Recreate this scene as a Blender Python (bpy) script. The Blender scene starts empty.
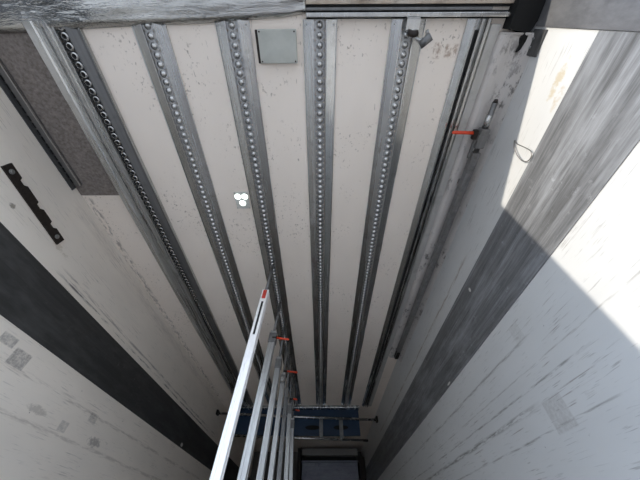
import bpy, bmesh, math, random
from mathutils import Vector, Matrix, noise
random.seed(7)
S = bpy.context.scene
COL = S.collection
PI = math.pi
H = 1.11            # eye height above the load floor; every height below is written as H + offset
XL, XR = -1.54, 0.914
CZ = H + 1.49       # ceiling height

# ------------------------------------------------------------------ camera
cam = bpy.data.cameras.new('camera'); co = bpy.data.objects.new('camera', cam); COL.objects.link(co)
cam.sensor_width = 36; cam.lens = 264.62 / 640 * 36; cam.clip_start = 0.01
p_, yw, rl = 0.867453, -0.0030655, -0.00068792
F = Vector((math.sin(yw)*math.cos(p_), math.cos(yw)*math.cos(p_), math.sin(p_)))
R0 = Vector((math.cos(yw), -math.sin(yw), 0)); U0 = R0.cross(F)
Rv = math.cos(rl)*R0 + math.sin(rl)*U0; Uv = -math.sin(rl)*R0 + math.cos(rl)*U0
m = Matrix((Rv, Uv, -F)).transposed().to_4x4(); m.translation = (0, 0, H)
co.matrix_world = m
S.camera = co

# ------------------------------------------------------------------ sky, sun, exposure
W = bpy.data.worlds.new('sky'); S.world = W; W.use_nodes = True
nt = W.node_tree; nt.nodes.clear()
wo = nt.nodes.new('ShaderNodeOutputWorld'); bg = nt.nodes.new('ShaderNodeBackground')
tc = nt.nodes.new('ShaderNodeTexCoord'); sx = nt.nodes.new('ShaderNodeSeparateXYZ'); rp = nt.nodes.new('ShaderNodeValToRGB')
nt.links.new(tc.outputs['Generated'], sx.inputs[0]); nt.links.new(sx.outputs['Z'], rp.inputs[0])
rp.color_ramp.elements[0].position = 0.02; rp.color_ramp.elements[0].color = (0.05, 0.047, 0.043, 1)   # unseen dark horizon, added to keep the far end dim
rp.color_ramp.elements[1].position = 0.75; rp.color_ramp.elements[1].color = (0.36, 0.56, 0.95, 1)
e = rp.color_ramp.elements.new(0.22); e.color = (0.77, 0.875, 1.0, 1)
nt.links.new(rp.outputs[0], bg.inputs[0]); bg.inputs[1].default_value = 3.6
nt.links.new(bg.outputs[0], wo.inputs[0])
sd = bpy.data.lights.new('sun', 'SUN'); sd.energy = 2.6; sd.angle = math.radians(0.55); sd.color = (1.0, 0.93, 0.82)
so = bpy.data.objects.new('sun', sd); COL.objects.link(so)
SUND = Vector((2.454, 0.933, -0.3125)).normalized()
so.rotation_euler = (-SUND).to_track_quat('Z', 'Y').to_euler(); so.location = (-8, -3, 6)
S.view_settings.view_transform = 'Standard'; S.view_settings.look = 'None'
S.view_settings.gamma = 1; S.view_settings.use_curve_mapping = False
S.view_settings.exposure = 0.66

# ------------------------------------------------------------------ materials
class NB:
    def __init__(s, name):
        s.m = bpy.data.materials.new(name); s.m.use_nodes = True; s.t = s.m.node_tree; s.t.nodes.clear()
        s.out = s.n('ShaderNodeOutputMaterial'); s.b = s.n('ShaderNodeBsdfPrincipled'); s.l(s.b.outputs[0], s.out.inputs[0])
        s.tc = s.n('ShaderNodeTexCoord')
    def n(s, k): return s.t.nodes.new(k)
    def l(s, a, b): s.t.links.new(a, b)
    def sep(s):
        if not hasattr(s, '_s'):
            s._s = s.n('ShaderNodeSeparateXYZ'); s.l(s.tc.outputs['Object'], s._s.inputs[0])
        return s._s.outputs
    def val(s, x, sock):
        if isinstance(x, (int, float)): sock.default_value = x
        else: s.l(x, sock)
    def M(s, op, a, b=0.0, c=None, clamp=False):
        q = s.n('ShaderNodeMath'); q.operation = op; q.use_clamp = clamp
        s.val(a, q.inputs[0]); s.val(b, q.inputs[1])
        if c is not None: s.val(c, q.inputs[2])
        return q.outputs[0]
    def noise(s, scale=(1, 1, 1), sc=1.0, detail=4, rough=0.6, loc=(0, 0, 0), rot=(0, 0, 0)):
        mp = s.n('ShaderNodeMapping'); mp.inputs['Scale'].default_value = scale; mp.inputs['Location'].default_value = loc
        mp.inputs['Rotation'].default_value = rot
        s.l(s.tc.outputs['Object'], mp.inputs[0])
        q = s.n('ShaderNodeTexNoise'); q.inputs['Scale'].default_value = sc; q.inputs['Detail'].default_value = detail
        q.inputs['Roughness'].default_value = rough; s.l(mp.outputs[0], q.inputs[0]); return q.outputs[0]
    def ramp(s, x, a, b, inv=False):
        q = s.n('ShaderNodeMapRange'); q.inputs[1].default_value = a; q.inputs[2].default_value = b
        q.inputs[3].default_value = 1.0 if inv else 0.0; q.inputs[4].default_value = 0.0 if inv else 1.0
        s.val(x, q.inputs[0]); return q.outputs[0]
    def mix(s, fac, a, b):
        q = s.n('ShaderNodeMix'); q.data_type = 'RGBA'; s.val(fac, q.inputs[0])
        for c, k in ((a, 6), (b, 7)):
            if isinstance(c, tuple): q.inputs[k].default_value = (*c, 1)
            else: s.l(c, q.inputs[k])
        return q.outputs[2]
    def box(s, a, a0, a1, b, b0, b1, soft=0.004):
        u = s.ramp(s.M('ABSOLUTE', s.M('SUBTRACT', a, (a0+a1)/2)), (a1-a0)/2 - soft, (a1-a0)/2 + soft, True)
        v = s.ramp(s.M('ABSOLUTE', s.M('SUBTRACT', b, (b0+b1)/2)), (b1-b0)/2 - soft, (b1-b0)/2 + soft, True)
        return s.M('MULTIPLY', u, v)
    def col(s, c):
        if isinstance(c, tuple): s.b.inputs['Base Color'].default_value = (*c, 1)
        else: s.l(c, s.b.inputs['Base Color'])
    def bump(s, h, st=0.3, d=0.01):
        q = s.n('ShaderNodeBump'); q.inputs['Strength'].default_value = st; q.inputs['Distance'].default_value = d
        s.l(h, q.inputs['Height']); s.l(q.outputs[0], s.b.inputs['Normal'])
    def fin(s, rough=0.5, metal=0.0):
        s.val(rough, s.b.inputs['Roughness']); s.val(metal, s.b.inputs['Metallic']); return s.m

def wall_mat(name, base, patches, lines, smudges, scr_amt, seed):
    q = NB(name); x, y, z = q.sep()
    c = q.mix(q.ramp(q.noise((1, .5, 1.6), 2.2, 3, loc=(seed, 0, 0)), .35, .7), base, tuple(v*.90 for v in base))
    # fine long scratches that run along the trailer, broken up by a second noise
    f = q.noise((1, 2.4, 135), 1.0, 3, .55, loc=(seed, seed, 0))
    g = q.noise((1, 5, 9), 1.0, 4, .6, loc=(seed, 3, 1))
    s1 = q.M('MULTIPLY', q.ramp(f, .60, .67), q.ramp(g, .50, .62))
    f2 = q.noise((1, 9, 150), 1.0, 2, .5, loc=(seed+4, seed, 0), rot=(.05, 0, 0))
    s2 = q.M('MULTIPLY', q.ramp(f2, .62, .68), q.ramp(g, .40, .60))
    c = q.mix(q.M('MULTIPLY', s1, .8*scr_amt), c, (.20, .17, .15))
    c = q.mix(q.M('MULTIPLY', s2, .55*scr_amt), c, (.16, .15, .14))
    # dark specks
    sp = q.ramp(q.noise((1, 28, 40), 1.0, 2, .5, loc=(seed, 9, 2)), .76, .80)
    c = q.mix(q.M('MULTIPLY', sp, .8), c, (.10, .09, .08))
    # broken worn lines at given heights
    for (zc, w, y0, y1, amt, colr) in lines:
        wob = q.M('MULTIPLY', q.M('SUBTRACT', q.noise((0, 1.6, 0), 1, 3, loc=(0, zc*7, 0)), .5), .018)
        dz = q.M('ABSOLUTE', q.M('SUBTRACT', q.M('ADD', z, wob), zc))
        mk = q.M('MULTIPLY', q.ramp(dz, w*.3, w, True), q.ramp(q.noise((1, 7, 70), 1, 4, .7, loc=(0, zc*3, 0)), .42, .58))
        mk = q.M('MULTIPLY', mk, q.box(y, y0, y1, z, zc-.2, zc+.2, .08))
        c = q.mix(q.M('MULTIPLY', mk, amt), c, colr)
    # squares of old tape glue
    pn = q.ramp(q.noise((60, 60, 60), 1, 3, .7), .38, .60)
    for (y0, y1, z0, z1, amt) in patches:
        c = q.mix(q.M('MULTIPLY', q.M('MULTIPLY', q.box(y, y0, y1, z, z0, z1, .003), q.M('ADD', q.M('MULTIPLY', pn, .6), .4)), amt), c, (.27, .25, .23))
    for (yc, zc, ry, rz, amt, colr) in smudges:
        dd = q.M('ADD', q.M('POWER', q.M('DIVIDE', q.M('SUBTRACT', y, yc), ry), 2), q.M('POWER', q.M('DIVIDE', q.M('SUBTRACT', z, zc), rz), 2))
        mk = q.ramp(q.M('MULTIPLY', q.ramp(dd, .0, 1.1, True), q.noise((1, 26, 26), 1, 5, .75)), .36, .50)
        c = q.mix(q.M('MULTIPLY', mk, amt), c, colr)
    q.col(c); q.bump(f, .06, .004)
    return q.fin(.42)

Z = lambda v: H + v
M = {}
M['wall_l'] = wall_mat('cream_wall_panel', (.83, .76, .675),
    [(1.17, 1.26, Z(.655), Z(.70), .75), (1.28, 1.385, Z(.60), Z(.675), .8), (2.03, 2.11, Z(.56), Z(.61), .6), (1.83, 1.90, Z(.46), Z(.51), .5)],
    [(Z(1.10), .012, 1.2, 4.6, .6, (.16, .14, .125)), (Z(1.066), .009, 1.2, 4.6, .9, (.10, .09, .085)), (Z(.60), .014, 1.1, 4.5, .45, (.25, .2, .16)),
     (Z(.44), .014, .8, 4.5, .4, (.25, .2, .16)), (Z(1.425), .05, .9, 6, .25, (.3, .27, .24))],
    [(2.2, .48+H, .14, .05, .6, (.15, .13, .12)), (1.62, .50+H, .16, .035, .45, (.3,.26,.22)), (.72, 1.12+H, .03, .025, .8, (.2, .17, .13)), (1.05, 1.16+H, .12, .03, .35, (.35, .28, .16))], .5, 1.3)
M['wall_r'] = wall_mat('white_wall_panel', (.60, .60, .59),
    [(1.11, 1.23, Z(.29), Z(.40), .40), (1.10, 1.17, Z(.62), Z(.70), .22)],
    [(Z(1.20), .014, 1.2, 5, .8, (.25, .19, .14)), (Z(.62), .010, 1.1, 7, .6, (.13, .12, .11)), (Z(.46), .006, .9, 7, .7, (.13, .12, .11)), (Z(.40), .014, 1.3, 7, .8, (.12, .11, .10)),
     (Z(.31), .005, .9, 7, .6, (.13, .12, .11)), (Z(.52), .004, .1, 3, .5, (.2, .18, .16))],
    [(.19, 1.17+H, .13, .035, .55, (.45, .34, .16)), (.25, 1.13+H, .08, .03, .5, (.42, .30, .14))], .8, 5.1)

def metal_mat(name, c1, c2, rough, stretch=(30, 1, 30), metal=1.0, blot=0.5, sc=1.0, bst=.08, bd=.002):
    q = NB(name); f = q.noise(stretch, sc, 5, .65)
    c = q.mix(q.ramp(f, .35, .68), c1, c2)
    g = q.noise((9, 9, 9), 1, 4, .65, loc=(3, 1, 2))
    c = q.mix(q.M('MULTIPLY', q.ramp(g, .55, .75), blot), c, tuple(v*.45 for v in c1))
    q.col(c); q.bump(f, bst, bd)
    return q.fin(q.M('ADD', q.M('MULTIPLY', f, .25), rough), metal)
def plain(name, c, rough=.5, metal=0.0, var=.25, sc=40):
    q = NB(name); f = q.noise((1, 1, 1), sc, 3)
    q.col(q.mix(q.ramp(f, .35, .7), c, tuple(v*(1-var) for v in c))); return q.fin(rough, metal)

M['alu'] = metal_mat('worn_aluminium', (.42, .42, .41), (.56, .56, .55), .13, metal=.97)
M['dome'] = metal_mat('polished_dimples', (.50, .50, .49), (.62, .62, .61), .15, metal=.9)
M['alu_dark'] = metal_mat('dulled_aluminium', (.15, .15, .15), (.22, .22, .22), .34, metal=.75)
M['alu_face'] = metal_mat('track_aluminium', (.32, .32, .32), (.46, .46, .46), .30, metal=.8)
M['alu_bar'] = metal_mat('bar_aluminium', (.32, .32, .32), (.44, .44, .43), .28, (40, 40, 2), .7, .5)
M['grey_bar'] = metal_mat('grey_bar_finish', (.15, .145, .14), (.24, .235, .23), .4, (30, 2, 30), .3, .6)
M['rusty'] = metal_mat('rust_stained_rail', (.42, .33, .25), (.55, .50, .43), .45, (14, 40, 14), .3, .8)
M['grey_flange'] = metal_mat('grey_flange_finish', (.40, .39, .37), (.50, .49, .47), .4, (20, 3, 20), .2, .5)
M['dark_plate'] = metal_mat('dark_plate_finish', (.07, .07, .07), (.12, .12, .12), .4, metal=.4)
M['white_bar'] = metal_mat('pale_bar_coating', (.80, .78, .77), (.90, .89, .88), .35, (40, 40, 2), .15, .12)
M['sheet'] = metal_mat('brushed_sheet', (.38, .38, .365), (.55, .55, .53), .06, (3.5, 16, 16), .97, .35, bst=.6, bd=.02)
M['zinc'] = metal_mat('galvanised_sheet', (.12, .12, .125), (.19, .19, .195), .38, (8, 18, 8), .45, .5)
M['slot'] = plain('slot_black', (.012, .012, .012), .7)
M['rubber'] = plain('black_rubber', (.005, .005, .005), .9)
M['steel_black'] = plain('black_steel', (.028, .020, .016), .55, .3, .5, 60)
M['orange'] = plain('orange_grip', (.75, .07, .025), .45, 0, .2)
M['red'] = plain('red_label', (.60, .05, .03), .5)
M['bolt'] = plain('zinc_bolt', (.45, .45, .44), .35, .9)
M['grey_plate'] = plain('grey_green_plate', (.46, .47, .43), .5, .1, .15, 14)
M['lamp_housing'] = plain('lamp_housing', (.62, .62, .58), .4)
M['wire'] = plain('steel_wire', (.24, .23, .22), .45, .6)
M['blue'] = plain('blue_panel', (.003, .030, .075), .5, 0, .3, 6)
M['grey_box'] = metal_mat('evaporator_grey', (.24, .25, .31), (.36, .38, .44), .4, (3, 3, 14), .3, .6)
M['panel_grey'] = plain('faded_panel', (.34, .33, .31), .5)
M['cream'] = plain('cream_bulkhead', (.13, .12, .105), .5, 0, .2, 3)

q = NB('lit_led'); q.col((.9, .95, .9)); q.b.inputs['Emission Color'].default_value = (.86, 1, .92, 1); q.b.inputs['Emission Strength'].default_value = 1.7; M['led'] = q.fin(.3)

q = NB('ceiling_panel'); x, y, z = q.sep()
c = q.mix(q.ramp(q.noise((1, .6, 1), 2.0, 3), .35, .7), (.86, .775, .69), (.79, .71, .63))
g = q.ramp(q.noise((1, 1, 1), 3.2, 4), .5, .62)
s1 = q.M('MULTIPLY', q.ramp(q.noise((70, 55, 1), 1, 3, .6), .60, .68), g)
c = q.mix(q.M('MULTIPLY', s1, .7), c, (.22, .17, .13))
s2 = q.ramp(q.noise((130, 18, 1), 1, 2, .5, loc=(5, 2, 0)), .73, .77)
c = q.mix(q.M('MULTIPLY', s2, .6), c, (.20, .16, .13))
pn = q.ramp(q.noise((60, 45, 1), 1, 4, .7), .42, .56)
for (x0, x1, y0, y1) in ((.52, .555, .095, .155), (.575, .63, .10, .15)):
    c = q.mix(q.M('MULTIPLY', q.M('MULTIPLY', q.box(x, x0, x1, y, y0, y1, .004), pn), .7), c, (.33, .22, .15))
for (x0, x1, y0, y1) in ((-1.535, -1.49, .9, 4.5),):      # scuffed strip beside the left wall
    mk = q.M('MULTIPLY', q.box(x, x0, x1, y, y0, y1, .01), q.ramp(q.noise((60, 16, 1), 1, 4, .7), .48, .6))
    c = q.mix(q.M('MULTIPLY', mk, .6), c, (.15, .13, .11))
q.col(c); M['ceiling'] = q.fin(.5)

def band_mat(name, dark, light, amt, lev, chips):
    q = NB(name); x, y, z = q.sep()
    f = q.noise((1, 3.0, 75), 1, 6, .75); g = q.noise((1, 3, 7), 1, 4, .6, loc=(2, 2, 2))
    c = q.mix(q.ramp(f, .35, .65), dark, light)
    k = q.noise((1, 26, 26), 1, 5, .75, loc=(1, 5, 3))
    c = q.mix(q.M('MULTIPLY', q.M('MULTIPLY', q.ramp(k, .58, .70), q.ramp(g, .45, .6)), amt), c, lev)
    bd = q.noise((0, 0, 17), 1, 2, .5, loc=(0, 0, 3))       # boards of slightly different grey
    c = q.mix(q.M('MULTIPLY', q.ramp(bd, .42, .58), .45), c, tuple(v*.62 for v in dark))
    bl = q.noise((1, 2.2, 9), 1, 4, .7, loc=(7, 7, 7))
    c = q.mix(q.M('MULTIPLY', q.ramp(bl, .48, .66), .38), c, lev)
    for (yc, zc, ry, rz) in chips:
        dd = q.M('ADD', q.M('POWER', q.M('DIVIDE', q.M('SUBTRACT', y, yc), ry), 2), q.M('POWER', q.M('DIVIDE', q.M('SUBTRACT', z, zc), rz), 2))
        c = q.mix(q.ramp(dd, .5, 1.0, True), c, (.62, .60, .57))
    q.col(c); q.bump(f, .15, .002); return q.fin(.45)
M['band_l'] = band_mat('charcoal_strip', (.030, .030, .030), (.048, .048, .047), .8, (.11, .11, .108), [(3.6, Z(.765), .035, .02)])
M['band_r'] = band_mat('grey_worn_strip', (.088, .088, .089), (.245, .25, .26), .9, (.36, .37, .385), [(1.28, Z(1.035), .012, .016), (2.0, Z(.775), .035, .008)])

q = NB('brown_grey_felt'); f = q.noise((1, 1, 1), 60, 5, .7)
q.col(q.mix(q.ramp(f, .35, .65), (.13, .11, .098), (.25, .22, .20))); q.bump(f, .5, .004); M['felt'] = q.fin(.8)
q = NB('cove_paint'); f = q.noise((30, 14, 30), 1, 5, .75); g = q.noise((4, 3, 4), 1, 2)
c = q.mix(q.ramp(q.noise((3, 2, 3), 1, 3), .3, .7), (.56, .53, .50), (.46, .43, .41))
c = q.mix(q.M('MULTIPLY', q.M('MULTIPLY', q.ramp(f, .52, .60), q.ramp(g, .44, .6)), .85), c, (.10, .09, .085)); q.col(c); q.bump(f, .2, .003); M['cove'] = q.fin(.5)
q = NB('phenolic_floor'); q.col(q.mix(q.ramp(q.noise((3, 3, 1), 2, 5, .7), .3, .7), (.36, .29, .23), (.48, .40, .32))); M['floor'] = q.fin(.6)
q = NB('yard_concrete'); q.col(q.mix(q.ramp(q.noise((1, 1, 1), .6, 6, .7), .3, .7), (.30, .235, .175), (.38, .305, .23))); M['ground'] = q.fin(.9)

# ------------------------------------------------------------------ mesh helpers
def link(name, bm, mat, parent=None, smooth=False, mats=None):
    bmesh.ops.recalc_face_normals(bm, faces=bm.faces[:])
    me = bpy.data.meshes.new(name); bm.to_mesh(me); bm.free()
    for k in (mats or [mat]): me.materials.append(M[k])
    if smooth:
        for p in me.polygons: p.use_smooth = True
    o = bpy.data.objects.new(name, me); COL.objects.link(o)
    if parent: o.parent = parent
    return o
def tag(o, label, cat, group=None):
    o['label'] = label; o['category'] = cat
    if group: o['group'] = group
    return o
def thing(name, loc, label, cat, group=None):
    o = bpy.data.objects.new(name, None); COL.objects.link(o); o.location = loc; o.empty_display_size = .1
    return tag(o, label, cat, group)
def struct(name, bm, mat):
    o = link(name, bm, mat); o['kind'] = 'structure'; return o
def box(bm, x0, x1, y0, y1, z0, z1, bev=0, mi=0):
    v = [bm.verts.new((x, y, z)) for x in (x0, x1) for y in (y0, y1) for z in (z0, z1)]
    fs = [bm.faces.new([v[i] for i in f]) for f in ((0, 1, 3, 2), (4, 6, 7, 5), (0, 4, 5, 1), (2, 3, 7, 6), (0, 2, 6, 4), (1, 5, 7, 3))]
    for f in fs: f.material_index = mi
    if bev:
        es = list({e for f in fs for e in f.edges})
        bmesh.ops.bevel(bm, geom=es, offset=bev, segments=2, affect='EDGES', profile=.6)
    return bm
def B(*a, **k): return box(bmesh.new(), *a, **k)
def prism(bm, pts, axis, a0, a1, mi=0):
    """closed outline pts (2D) swept along axis 'x','y' or 'z' from a0 to a1"""
    def P(u, v, a): return {'x': (a, u, v), 'y': (u, a, v), 'z': (u, v, a)}[axis]
    A = [bm.verts.new(P(u, v, a0)) for u, v in pts]; Bv = [bm.verts.new(P(u, v, a1)) for u, v in pts]
    n = len(pts)
    for i in range(n):
        bm.faces.new([A[i], A[(i+1) % n], Bv[(i+1) % n], Bv[i]]).material_index = mi
    bm.faces.new(A).material_index = mi; bm.faces.new(Bv[::-1]).material_index = mi
    return bm
def tube(bm, pts, r, seg=12, mi=0, rs=None):
    """capped tube along a point list"""
    pts = [Vector(p) for p in pts]; rings = []
    up = None
    for i, p in enumerate(pts):
        d = (pts[min(i+1, len(pts)-1)] - pts[max(i-1, 0)]).normalized()
        if up is None: up = d.orthogonal().normalized()
        a = (up - d*up.dot(d)).normalized(); up = a; b = d.cross(a)
        rr = rs[i] if rs else r
        rings.append([bm.verts.new(p + rr*(math.cos(2*PI*k/seg)*a + math.sin(2*PI*k/seg)*b)) for k in range(seg)])
    for i in range(len(rings)-1):
        for k in range(seg):
            f = bm.faces.new([rings[i][k], rings[i][(k+1) % seg], rings[i+1][(k+1) % seg], rings[i+1][k]]); f.material_index = mi; f.smooth = True
    bm.faces.new(rings[0][::-1]).material_index = mi; bm.faces.new(rings[-1]).material_index = mi
    return bm
def T(*a, **k): return tube(bmesh.new(), *a, **k)

# ------------------------------------------------------------------ the shell
YF, YE = 7.65, -0.20
YS = -0.075
struct('floor', B(XL-.06, XR+.06, YE, YF+.06, -.12, 0), 'floor')
struct('ceiling', B(XL-.06, XR+.06, YE, YF+.06, CZ, CZ+.08), 'ceiling')
struct('wall_left', B(XL-.06, XL, YE, YF, 0, CZ), 'wall_l')
struct('wall_right', B(XR, XR+.06, YE, YF, 0, CZ), 'wall_r')
struct('wall_front', B(XL, XR, YF, YF+.06, 0, CZ), 'cream')
struct('ground', B(-45, 45, -60, 30, -1.35, -1.25), 'ground')
# long strips fixed along both walls
struct('trim_1', B(XL, XL+.004, .02, YF, Z(.738), Z(1.026), bev=.0015), 'band_l')
struct('trim_2', B(XR-.004, XR, .04, YF, Z(.76), Z(1.10), bev=.0015), 'band_r')
# cove between ceiling and right wall: rounded moulding
bm = bmesh.new()
pr = [(.783, 1.4899), (.784, 1.474), (.792, 1.462), (.806, 1.454), (.825, 1.4515), (.85, 1.4512), (.875, 1.446), (.892, 1.434), (.903, 1.418), (.9135, 1.395), (.9135, 1.4899)]
prism(bm, [(a, Z(b)) for a, b in pr], 'y', .058, 3.02)
bmesh.ops.bevel(bm, geom=[e for e in bm.edges if all(v.co.y < .06 and v.co.z < CZ-.003 for v in e.verts)], offset=.010, segments=3, affect='EDGES')
for v in bm.verts: v.co.z = min(v.co.z, CZ-.0001); v.co.x = min(v.co.x, XR-.0003)
struct('trim_3', bm, 'cove')
# brown grey covering on the ceiling beside the left wall
struct('trim_4', B(XL+.001, -1.285, .0125, .877, CZ-.005, CZ-.0002), 'felt')

# ------------------------------------------------------------------ ceiling rails
RAIL_END = 4.62
def hat(bm, xc, half, flat, drop, y0, y1, lip=.004):
    top = CZ - .0003
    prism(bm, [(xc-half, top), (xc-half, top-.004), (xc-flat-.004, CZ-drop), (xc-flat, CZ-drop), (xc-flat, top)], 'y', y0, y1)
    prism(bm, [(xc+half, top), (xc+half, top-.004), (xc+flat+.004, CZ-drop), (xc+flat, CZ-drop), (xc+flat, top)][::-1], 'y', y0, y1)
def dimples(bm, xc, w, zb, y0, y1, pitch=.036, r=.0155, seg=14, ring=False):
    """flat strip with a row of raised rings around blind holes"""
    n = int((y1-y0)/pitch)
    prof = [(r, 0), (r*.84, -.0045), (r*.66, -.005), (r*.48, -.001), (r*.40, .005)] if ring else [(r, 0), (r*.93, .0035), (r*.80, .0), (r*.62, -.0035), (r*.40, -.006), (r*.18, -.0072)]
    for i in range(n):
        yc = y0 + (i+.5)*pitch
        corner = []
        rings = []
        for (rr, dz) in prof:
            rings.append([bm.verts.new((xc + rr*math.cos(2*PI*k/seg), yc + rr*math.sin(2*PI*k/seg), zb+dz)) for k in range(seg)])
        sq = []
        for k in range(seg):
            a = 2*PI*k/seg; ca, sa = math.cos(a), math.sin(a); t = 1/max(abs(ca)/(w/2), abs(sa)/(pitch/2))
            sq.append(bm.verts.new((xc+ca*t, yc+sa*t, zb)))
        allr = [sq] + rings
        for j in range(len(allr)-1):
            for k in range(seg):
                f = bm.faces.new([allr[j][k], allr[j][(k+1) % seg], allr[j+1][(k+1) % seg], allr[j+1][k]]); f.smooth = j > 0
                f.material_index = (1 if j == 0 else (0 if j < 3 else 1)) if ring else (1 if j == 0 else (2 if j == 1 else 0))
        bm.faces.new(allr[-1]).material_index = 1 if ring else 0
def make_rail(xc, label, ends_round=True):
    t = thing('ceiling_rail', (0, 0, 0), label, 'rail', 'perforated ceiling rails')
    bm = bmesh.new(); hat(bm, xc, .0725, .026, .017, .0125, RAIL_END)
    # closing end piece, rounded
    tube(bm, [(xc, RAIL_END-.002, CZ-.0125), (xc, RAIL_END+.012, CZ-.0125)], .0115, 12)
    link('rail_flange', bm, 'alu', t)
    bm = bmesh.new(); dimples(bm, xc-.002, .048, CZ-.0105, .0125, RAIL_END)
    link('perforated_strip', bm, 'alu', t, mats=['dome', 'alu_face', 'slot'])
    bm = B(xc+.0245, xc+.0262, .0125, RAIL_END, CZ-.0182, CZ-.009)
    link('edge_bead', bm, 'dome', t)
    for sx in (-1, 1):
        link('outer_lip', B(xc+sx*.0737-.0011, xc+sx*.0737+.0011, .0125, RAIL_END, CZ-.0075, CZ-.0004), 'dome', t)
    for dx in (-.06, .06):
        link('rivet', T([(xc+dx, .030, CZ-.004), (xc+dx, .030, CZ-.0105)], .004, 10, rs=[.005, .0035]), 'bolt', t)
    return t
make_rail(-.747, 'perforated silver ceiling rail left of the small three-light ceiling lamp')
make_rail(-.381, 'perforated silver ceiling rail that the upright bars are braced under')
make_rail(.0005, 'perforated silver ceiling rail running straight up the middle of the photo')
make_rail(.385, 'perforated silver ceiling rail starting at the small hanging catch')
# wide rail at the left: ribbed track, holes, flange
t = thing('ceiling_rail', (0, 0, 0), 'widest ceiling rail, ribbed with a row of holes, nearest the left wall', 'rail')
bm = bmesh.new()
x0 = -1.272
pr = [(0, 0), (0, -.030), (.006, -.034), (.040, -.034), (.046, -.028), (.052, -.028), (.056, -.022), (.060, -.022), (.064, -.030), (.070, -.030), (.073, -.020), (.078, -.020), (.081, -.030), (.100, -.030), (.104, -.024), (.122, -.024), (.122, 0)]
prism(bm, [(x0+a, CZ-.0003+b) for a, b in pr], 'y', .0125, RAIL_END)
link('ribbed_track', bm, 'dome', t)
bm = bmesh.new(); dimples(bm, x0+.145, .046, CZ-.015, .0125, RAIL_END, ring=True); link('perforated_strip', bm, 'alu', t, mats=['alu', 'slot'])
bm = bmesh.new(); prism(bm, [(x0+.168, CZ-.0003), (x0+.168, CZ-.024), (x0+.173, CZ-.024), (x0+.205, CZ-.010), (x0+.222, CZ-.012), (x0+.226, CZ-.0003)], 'y', .0125, RAIL_END)
link('rail_flange', bm, 'alu_dark', t)
link('edge_bead', B(x0+.2205, x0+.2265, .0125, RAIL_END, CZ-.016, CZ-.0005), 'alu', t)
link('dark_gap', B(x0-.018, x0, .0125, RAIL_END, CZ-.006, CZ-.0004), 'slot', t)
# grooved rail at the right
t = thing('ceiling_rail', (0, 0, 0), 'grooved ceiling rail without holes, beside the right-hand cove', 'rail')
bm = bmesh.new(); x0 = .638
pr = [(0, 0), (0, -.006), (.026, -.026), (.034, -.026), (.036, -.012), (.050, -.012), (.052, -.030), (.060, -.030), (.062, -.010), (.074, -.010), (.076, -.034), (.088, -.034), (.094, -.028), (.094, 0)]
prism(bm, [(x0+a, CZ-.0003+b) for a, b in pr], 'y', .0125, RAIL_END+.03)
link('grooved_track', bm, 'alu', t)
link('black_seal', B(x0+.0945, x0+.1005, .16, RAIL_END+.02, CZ-.014, CZ-.0004), 'slot', t)
link('outer_flange', B(x0+.101, x0+.1445, .030, RAIL_END+.03, CZ-.022, CZ-.0004, bev=.003), 'grey_flange', t)
link('slot_insert', B(x0+.0365, x0+.0495, .05, RAIL_END, CZ-.0135, CZ-.0122), 'slot', t)
# slotted angle along the top of the left wall
t = thing('edge_track', (0, 0, 0), 'slotted grey metal track along the top edge of the left wall', 'rail')
bm = bmesh.new(); prism(bm, [(XL+.022, CZ-.0055), (XL+.022, CZ-.020), (XL+.050, CZ-.020), (XL+.055, CZ-.012), (XL+.055, CZ-.0055)], 'y', .064, .80)
link('track_profile', bm, 'alu_dark', t)
link('track_lip', B(XL+.0505, XL+.0555, .064, .80, CZ-.023, CZ-.0125), 'alu', t)
bm = bmesh.new()
for i in range(20): box(bm, XL+.004, XL+.0215, .066+i*.0365, .066+i*.0365+.025, CZ-.013, CZ-.0055)
link('slots', bm, 'slot', t)
link('wall_flange', B(XL+.0005, XL+.004, .064, .82, CZ-.04, CZ-.0055), 'alu_dark', t)

# ------------------------------------------------------------------ rear frame
# left half: dented sheet under the header
bm = bmesh.new(); NX, NY = 150, 18; g = []
for i in range(NX+1):
    row = []
    u = i/NX; X = -1.535 + u*1.475
    yf = max(.001, .010 + .038*max(0, -X-.15)**1.05 * .95) + .0025*math.sin(X*9)       # front edge runs slightly askew
    if u > .93: yf -= (u-.93)/.07*.015
    for j in range(NY+1):
        v = j/NY; Y = YS + (yf-YS)*v
        zz = Z(1.462)
        cr = noise.noise(Vector((X*3.5+Y*9, Y*14, 1.7)))*.013 + noise.noise(Vector((X*9+Y*30, Y*24, 4.1)))*.0035
        cr += .008*math.sin(X*17+Y*50)*max(0, .5-u)
        env = math.sin(PI*min(1, v*1.05))**.5 if 0 < v < .95 else 0
        zz += -abs(cr)*env*.75 + .020*max(0, (v-.78)/.22)**2
        row.append(bm.verts.new((X, Y, zz)))
    g.append(row)
top = [[bm.verts.new((g[i][j].co.x, g[i][j].co.y, Z(1.4895))) for j in (0, NY)] for i in (0, NX)]
for i in range(NX):
    for j in range(NY):
        f = bm.faces.new([g[i][j], g[i+1][j], g[i+1][j+1], g[i][j+1]]); f.smooth = True
bm.faces.new([g[i][NY] for i in range(NX+1)] + [top[1][1], top[0][1]])
bm.faces.new([g[i][0] for i in range(NX, -1, -1)] + [top[0][0], top[1][0]])
bm.faces.new([g[0][j] for j in range(NY+1)] + [top[0][1], top[0][0]])
bm.faces.new([g[NX][j] for j in range(NY, -1, -1)] + [top[1][0], top[1][1]])
bm.faces.new([top[0][0], top[0][1], top[1][1], top[1][0]])
tag(link('header_sheet', bm, 'sheet'), 'dented shiny metal sheet covering the left half of the rear doorway header', 'metal sheet')
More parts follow.
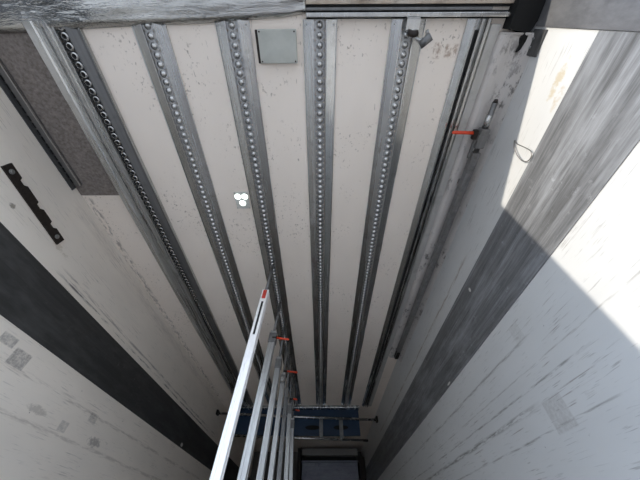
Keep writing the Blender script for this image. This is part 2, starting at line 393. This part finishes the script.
# header beam above, and the rails of its right half
t = thing('header_beam', (0, -.06, CZ), 'rear doorway header beam with aluminium rails across the top right', 'beam')
def child(name, bm, mat):
    o = link(name, bm, mat, t); o.matrix_parent_inverse = Matrix.Translation((0, .06, -CZ)); return o
child('beam_body', B(XL-.06, XR+.06, YE, .04, CZ+.0801, CZ+.16), 'zinc')
child('rear_lintel', B(XL+.0005, XR-.0005, YE, YS-.003, Z(1.449), CZ-.0005), 'zinc')
child('front_rail', B(-.058, .80, -.010, .006, Z(1.452), Z(1.4895), bev=.003), 'alu')
child('rear_rail', B(-.058, .80, YS, -.036, Z(1.462), Z(1.4895), bev=.002), 'rusty')
child('middle_rail', B(-.058, .72, -.026, -.016, Z(1.462), Z(1.4895), bev=.002), 'alu_dark')
child('header_shadow_strip', B(-.058, .80, .0062, .011, Z(1.470), Z(1.4895)), 'rubber')  # black strip standing in for the shadow along the header
child('dark_groove', B(-.058, .80, -.0355, -.0265, Z(1.478), Z(1.4895)), 'slot')
child('dark_groove', B(-.058, .80, -.0155, -.0105, Z(1.478), Z(1.4895)), 'slot')
# black corner gasket, torn at its lower edge; also stands in for the header shadow
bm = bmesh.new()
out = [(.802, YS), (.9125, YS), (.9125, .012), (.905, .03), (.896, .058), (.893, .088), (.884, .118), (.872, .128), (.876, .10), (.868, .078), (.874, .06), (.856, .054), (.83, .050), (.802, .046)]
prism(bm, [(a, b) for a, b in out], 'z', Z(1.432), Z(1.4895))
o = link('seal_and_shadow', bm, 'rubber'); tag(o, 'torn black rubber seal with built-in header shadow in the top right corner of the doorway', 'seal')
o = link('rear_post', B(XR-.007, XR-.0002, YE, .038, 0.001, Z(1.43), bev=.001), 'zinc'); tag(o, 'grey scratched metal post face on the right of the doorway', 'post')
o = link('rear_post', B(XL+.0002, XL+.007, YE, .018, 0.001, Z(1.44), bev=.001), 'zinc'); tag(o, 'grey metal post face at the left end of the dented header', 'post')

# small catch hanging under the header
t = thing('door_catch', (.40, .02, CZ), 'small silver and black catch hanging under the header at the top', 'catch')
def child(name, bm, mat, lab=None):
    o = link(name, bm, mat, t); o.matrix_parent_inverse = Matrix.Translation((-.40, -.02, -CZ))
    if lab: o['label'] = lab
    return o
bm = B(.362, .418, .007, .011, Z(1.43), Z(1.4755), bev=.001); box(bm, .362, .418, .0115, .050, Z(1.424), Z(1.4295), bev=.001)
child('bracket', bm, 'alu')
bm = T([(.372, .055, Z(1.418)), (.395, .062, Z(1.414)), (.412, .058, Z(1.418))], .012, 12); child('pivot', bm, 'steel_black')
bm = bmesh.new(); pts = []
for k in range(9):
    a = math.radians(150 - k*24); pts.append((.428+.024*math.cos(a), .062+.020*math.sin(a)+.0*k, Z(1.415)-.001*k))
tube(bm, pts, .007, 12); child('hook', bm, 'bolt')
child('roller', T([(.428, .100, Z(1.405)), (.466, .068, Z(1.398))], .016, 18), 'alu_dark')

# ------------------------------------------------------------------ ceiling fittings
t = thing('cover_plate', (-.19, .105, CZ), 'square grey-green cover plate screwed to the ceiling under the header', 'cover plate')
def child(name, bm, mat, lab=None, loc=(-.19, .105)):
    o = link(name, bm, mat, t); o.matrix_parent_inverse = Matrix.Translation((-loc[0], -loc[1], -CZ))
    if lab: o['label'] = lab
    return o
child('plate', B(-.272, -.104, .044, .168, CZ-.032, CZ-.0003, bev=.003), 'grey_plate')
child('shadow_strip', B(-.286, -.2725, .046, .170, CZ-.010, CZ-.0003), 'steel_black', 'dark strip standing in for the shadow along one edge')  # dark strip in place of the shadow beside the plate
for a, b in ((-.264, .052), (-.112, .052), (-.264, .160), (-.112, .160)):
    child('screw', T([(a, b, CZ-.0321), (a, b, CZ-.0345)], .0035, 10), 'steel_black')
t = thing('ceiling_lamp', (-.509, .917, CZ), 'small square ceiling lamp with three lit round lights', 'lamp')
lc = (-.509, .917)
child('housing', B(-.553, -.466, .855, .978, CZ-.012, CZ-.0003, bev=.003), 'lamp_housing', loc=lc)
for a, b in ((-.531, .886), (-.487, .886), (-.509, .935)):
    child('light', T([(a, b, CZ-.0121), (a, b, CZ-.0150)],   .021, 20, rs=[.021, .018]), 'led', loc=lc)
for a, b in ((-.549, .861), (-.470, .861), (-.549, .972), (-.470, .972)):
    child('screw', T([(a, b, CZ-.0121), (a, b, CZ-.0135)], .0025, 8), 'steel_black', loc=lc)

# ------------------------------------------------------------------ fittings on the walls
# notched steel bar on the left wall
t = thing('notched_bracket', (XL, .78, Z(1.20)), 'black notched steel bar bolted to the left wall', 'bracket')
bm = bmesh.new()
out = [(0, 0), (.465, 0), (.465, .050), (.385, .050), (.372, .036), (.345, .036), (.338, .050), (.262, .050), (.248, .036), (.222, .036), (.215, .050), (.125, .050), (.112, .036), (.085, .036), (.078, .050), (0, .050)]
ang = math.atan2(-.040, .44); ca, sa = math.cos(ang), math.sin(ang)
prism(bm, [(.548+u*ca-v*sa, Z(1.200)+u*sa+v*ca) for u, v in out], 'x', XL+.0005, XL+.010)
o = link('bar', bm, 'steel_black', t); o.matrix_parent_inverse = Matrix.Translation((-XL, -.78, -Z(1.20)))
for u in (.035, .425):
    yy, zz = .548+u*ca-.024*sa, Z(1.200)+u*sa+.024*ca
    bm = T([(XL+.0101, yy, zz), (XL+.012, yy, zz)], .013, 16); tube(bm, [(XL+.0121, yy, zz), (XL+.018, yy, zz)], .008, 6)
    o = link('bolt', bm, 'bolt', t); o.matrix_parent_inverse = Matrix.Translation((-XL, -.78, -Z(1.20)))
# dark plate on the right wall
t = thing('wall_plate', (XR, .09, Z(1.39)), 'small dark plate with two bolts high on the right wall by the doorway', 'plate')
o = link('plate', B(XR-.008, XR-.0004, .046, .137, Z(1.350), Z(1.431), bev=.002), 'dark_plate', t); o.matrix_parent_inverse = Matrix.Translation((-XR, -.09, -Z(1.39)))
for a in (.078, .108):
    o = link('bolt', T([(XR-.0081, a, Z(1.405)), (XR-.013, a, Z(1.405))], .005, 8), 'bolt', t); o.matrix_parent_inverse = Matrix.Translation((-XR, -.09, -Z(1.39)))
# wire loop on the right wall
pts = []
P0 = [(XR-.002, .448, 1.245), (XR-.012, .452, 1.215), (XR-.014, .447, 1.165), (XR-.012, .446, 1.115), (XR-.012, .462, 1.093), (XR-.012, .486, 1.100), (XR-.012, .498, 1.130), (XR-.013, .490, 1.175), (XR-.012, .472, 1.215), (XR-.006, .456, 1.240), (XR-.001, .450, 1.250)]
def catmull(P, n=6):
    o = []; Q = [Vector(p) for p in P]; Q = [Q[0]]+Q+[Q[-1]]
    for i in range(1, len(Q)-2):
        for k in range(n):
            s = k/n; o.append(.5*((2*Q[i])+(-Q[i-1]+Q[i+1])*s+(2*Q[i-1]-5*Q[i]+4*Q[i+1]-Q[i+2])*s*s+(-Q[i-1]+3*Q[i]-3*Q[i+1]+Q[i+2])*s**3))
    return o+[Q[-2]]
bm = T([(p.x, p.y, H+p.z) for p in catmull(P0)], .0021, 8)
tag(link('wire_loop', bm, 'wire'), 'thin steel wire loop hanging from the right wall above the grey strip', 'wire')

# ------------------------------------------------------------------ bars
def bar(name, top, bot, label, group, frac, w, mat, lever=None, decal=False, rodr=.011, foot=True, collar=True, lever_dir=(1, 0, 0), slotted=False, ll=.13):
    """telescopic bracing bar; local z runs from bot (0) to top (L)"""
    top, bot = Vector(top), Vector(bot); L = (top-bot).length
    t = thing(name, bot, label, 'bar', group)
    d = (top-bot).normalized()
    yv = Vector((0, 1, 0)) if abs(d.y) < .9 else Vector((0, 0, 1))
    xv = yv.cross(d).normalized(); yv = d.cross(xv)
    t.rotation_mode = 'QUATERNION'; t.rotation_quaternion = Matrix((xv, yv, d)).transposed().to_quaternion()
    a = L*frac; h = w/2
    # square tube with grooves down each face
    k = h*.30; e = h*.12
    pr = []
    for c, s in ((1, 0), (0, 1), (-1, 0), (0, -1)):
        for u, v in ((h, -h*.86), (h, -k), (h-e, -k*.8), (h-e, k*.8), (h, k), (h, h*.86)):
            pr.append((u*c - v*s, u*s + v*c))
    bm = bmesh.new(); prism(bm, pr, 'z', .012 if foot else 0, a); link('outer_tube', bm, mat, t)
    bm = T([(0, 0, a+.0002), (0, 0, L-.014)], rodr, 12); link('inner_rod', bm, 'alu_dark', t)
    if foot: link('foot', B(-h*1.1, h*1.1, -h*1.1, h*1.1, 0, .0118, bev=.003), 'rubber', t)
    bm = T([(0, 0, L-.0138), (0, 0, L)], rodr, 12, rs=[rodr*.9, rodr*.6]); link('end_stud', bm, 'steel_black', t)
    if collar:
        link('collar', B(-h*1.2, h*1.2, -h*1.2, h*1.2, a-.10, a-.02, bev=.004), 'alu_dark', t)
    if slotted:
        bm = B(-h*.28, h*.28, -h-.0006, -h+.006, a-.34, a-.10); link('slot', bm, 'slot', t)
    if decal:
        bm = B(-h*.55, h*.55, -h-.0012, -h+.0, a-.075, a-.004)
        link('red_sticker', bm, 'red', t)
    if lever:
        ld = Vector(lever_dir)
        zl = lever
        p0 = Vector((0, -h*1.0, zl)) ; p1 = p0 + ld*.035; p2 = p0 + ld*ll + Vector((0, 0, -.008))
        bm = T([p0+Vector((0, 0, 0)), p1], .009, 10); link('pivot', bm, 'steel_black', t)
        bm = T([p1+ld*.0005, (p1+p2)/2, p2, p2+ld*.006], .0085, 12, rs=[.0085, .0085, .0085, .004]); link('lever', bm, 'orange', t)['label'] = 'orange lever'
    return t
G = 'upright bracing bars in a row'
top = CZ-.027
bars = [
 # xt, y, xb, frac, w, mat, lever height, decal
 (-.372, 1.49, -.515, .895, .046, 'white_bar', None, True, 'nearest upright bar, white with a red sticker at its top'),
 (-.362, 1.98, -.535, .885, .050, 'alu_bar', 2.22, False, 'second upright bar from the front, silver with an orange lever'),
 (-.356, 2.34, -.470, .87, .045, 'alu_bar', None, False, 'third upright bar from the front, plain grey square tube'),
 (-.352, 2.66, -.425, .87, .040, 'alu_bar', 2.25, False, 'fourth upright bar from the front, slim and silver with an orange lever'),
 (-.352, 2.95, -.36, .86, .038, 'alu_dark', None, False, 'fifth upright bar from the front, dull grey and thin'),
 (-.352, 3.24, -.28, .84, .040, 'alu_bar', 2.20, False, 'sixth upright bar from the front, thin with a small orange lever'),
 (-.350, 3.55, -.235, .82, .036, 'alu_bar', 2.19, False, 'farthest upright bar, thinnest in the row'),
]
for (xt, yy, xb, fr, w, mt, lv, dc, lab) in bars:
    bar('bracing_bar', (xt, yy, top), (xb, yy, 0.001), lab, G, fr, w, mt, lever=lv, decal=dc, slotted=dc, collar=not dc, ll=.13 if yy < 3 else .075)
    if yy == 2.66: link('knob', T([(.0, -.0285, 2.165), (0, -.034, 2.165), (0, -.056, 2.165), (0, -.062, 2.165)], .02, 16, rs=[.012, .024, .024, .014]), 'bolt', bpy.data.objects[[o.name for o in COL.objects if o.name.startswith('bracing_bar')][-1]])['label'] = 'shiny round knob'
# the bar stowed under the ceiling along the right cove
t = bar('bracing_bar', (.848, .31, Z(1.408)), (.842, 2.92, Z(1.412)), 'long grey bar with an orange lever stowed along the top right cove', None, .90, .040, 'grey_bar', foot=False, collar=False, rodr=.013)
def world_child(name, bm, mat, lab=None):
    o = link(name, bm, mat, t); bpy.context.view_layer.update()
    mw = Matrix.Translation(t.location) @ t.rotation_quaternion.to_matrix().to_4x4() if t.rotation_mode == 'QUATERNION' else Matrix.Translation(t.location)
    o.matrix_parent_inverse = mw.inverted()
    if lab: o['label'] = lab
    return o
world_child('collar', box(B(.8235, .869, .445, .545, Z(1.386), Z(1.430), bev=.006), .8185, .874, .470, .505, Z(1.3845), Z(1.434), bev=.004), 'grey_bar')
world_child('rod_sleeve', T([(.846, .38, Z(1.408)), (.846, .4445, Z(1.408))], .0155, 14), 'alu')
world_child('latch_tab', B(.806, .8225, .475, .60, Z(1.400), Z(1.406), bev=.001), 'alu_dark')
world_child('pivot', B(.795, .8175, .452, .500, Z(1.395), Z(1.422), bev=.004), 'steel_black')
world_child('lever', T([(.7945, .468, Z(1.408)), (.74, .466, Z(1.407)), (.690, .464, Z(1.405)), (.684, .464, Z(1.405))], .0085, 12, rs=[.0085, .0085, .0085, .005]), 'orange', 'orange lever')
world_child('end_shoe', B(.822, .864, 2.78, 2.93, Z(1.388), Z(1.432), bev=.012), 'steel_black')
for yy in (.75, 2.70):
    world_child('clip', B(.832, .856, yy, yy+.03, Z(1.4275), Z(1.4545), bev=.002), 'alu_dark')

# ------------------------------------------------------------------ the far end
t = thing('cross_bar_frame', (0, 4.6, Z(1.3)), 'two thin crosswise bars joined by two short struts, below the ceiling at the far end', 'bars')
world_child('cross_bar', T([(XL+.03, 4.46, Z(1.322)), (-.3, 4.60, Z(1.312)), (.835, 4.70, Z(1.302))], .017, 12), 'alu')
world_child('cross_bar', T([(-1.25, 4.62, Z(1.088)), (.68, 4.70, Z(1.045))], .015, 12), 'alu')
for x in (0.0, .30):
    zt, zb = Z(1.306), Z(1.062)
    world_child('strut', B(x-.028, x+.028, 4.683, 4.699, zb, zt, bev=.002), 'alu_dark')
world_child('end_bracket', B(.836, .862, 4.66, 4.74, Z(1.27), Z(1.345), bev=.004), 'steel_black')
world_child('end_bracket', B(XL+.003, XL+.029, 4.42, 4.50, Z(1.30), Z(1.36), bev=.004), 'steel_black')
t = thing('blue_panel', (-.38, 4.76, Z(1.11)), 'dark blue panel hanging from the ceiling behind the crosswise bars', 'panel')
world_child('panel_face', B(-1.32, .585, 4.745, 4.785, Z(1.115), Z(1.455), bev=.004), 'blue')
world_child('top_rail', B(-1.35, .60, 4.665, 4.80, Z(1.4555), Z(1.4895), bev=.003), 'alu')
for x in (-.13, .30):
    bm = bmesh.new()
    pts = [(x+.11*math.cos(2*PI*k/20), Z(1.215)+.028*math.sin(2*PI*k/20)) for k in range(20)]
    prism(bm, pts, 'y', 4.735, 4.7448); world_child('handle_recess', bm, 'rubber', 'black oval handle recess')
t = thing('evaporator_unit', (.18, 7.3, Z(.0)), 'grey cooling unit cabinet on the front wall at the far end', 'cooling unit')
world_child('cabinet', B(-.40, .76, 7.15, YF-.001, Z(.45), Z(1.215), bev=.01), 'grey_box')
world_child('lid', B(-.42, .78, 7.10, YF-.001, Z(1.2155), Z(1.24), bev=.004), 'grey_box')
world_child('upper_panel', B(-.42, .78, 7.15, YF-.001, Z(1.335), Z(1.45), bev=.006), 'panel_grey')
world_child('dark_grille', B(-.40, .76, 7.30, YF-.001, Z(1.2405), Z(1.3345)), 'slot')
world_child('side_frame', B(-.50, -.43, 7.1, YF-.001, Z(.3), Z(1.45), bev=.005), 'steel_black')
world_child('side_frame', B(.79, XR-.006, 7.1, YF-.001, Z(.3), Z(1.3), bev=.005), 'steel_black')
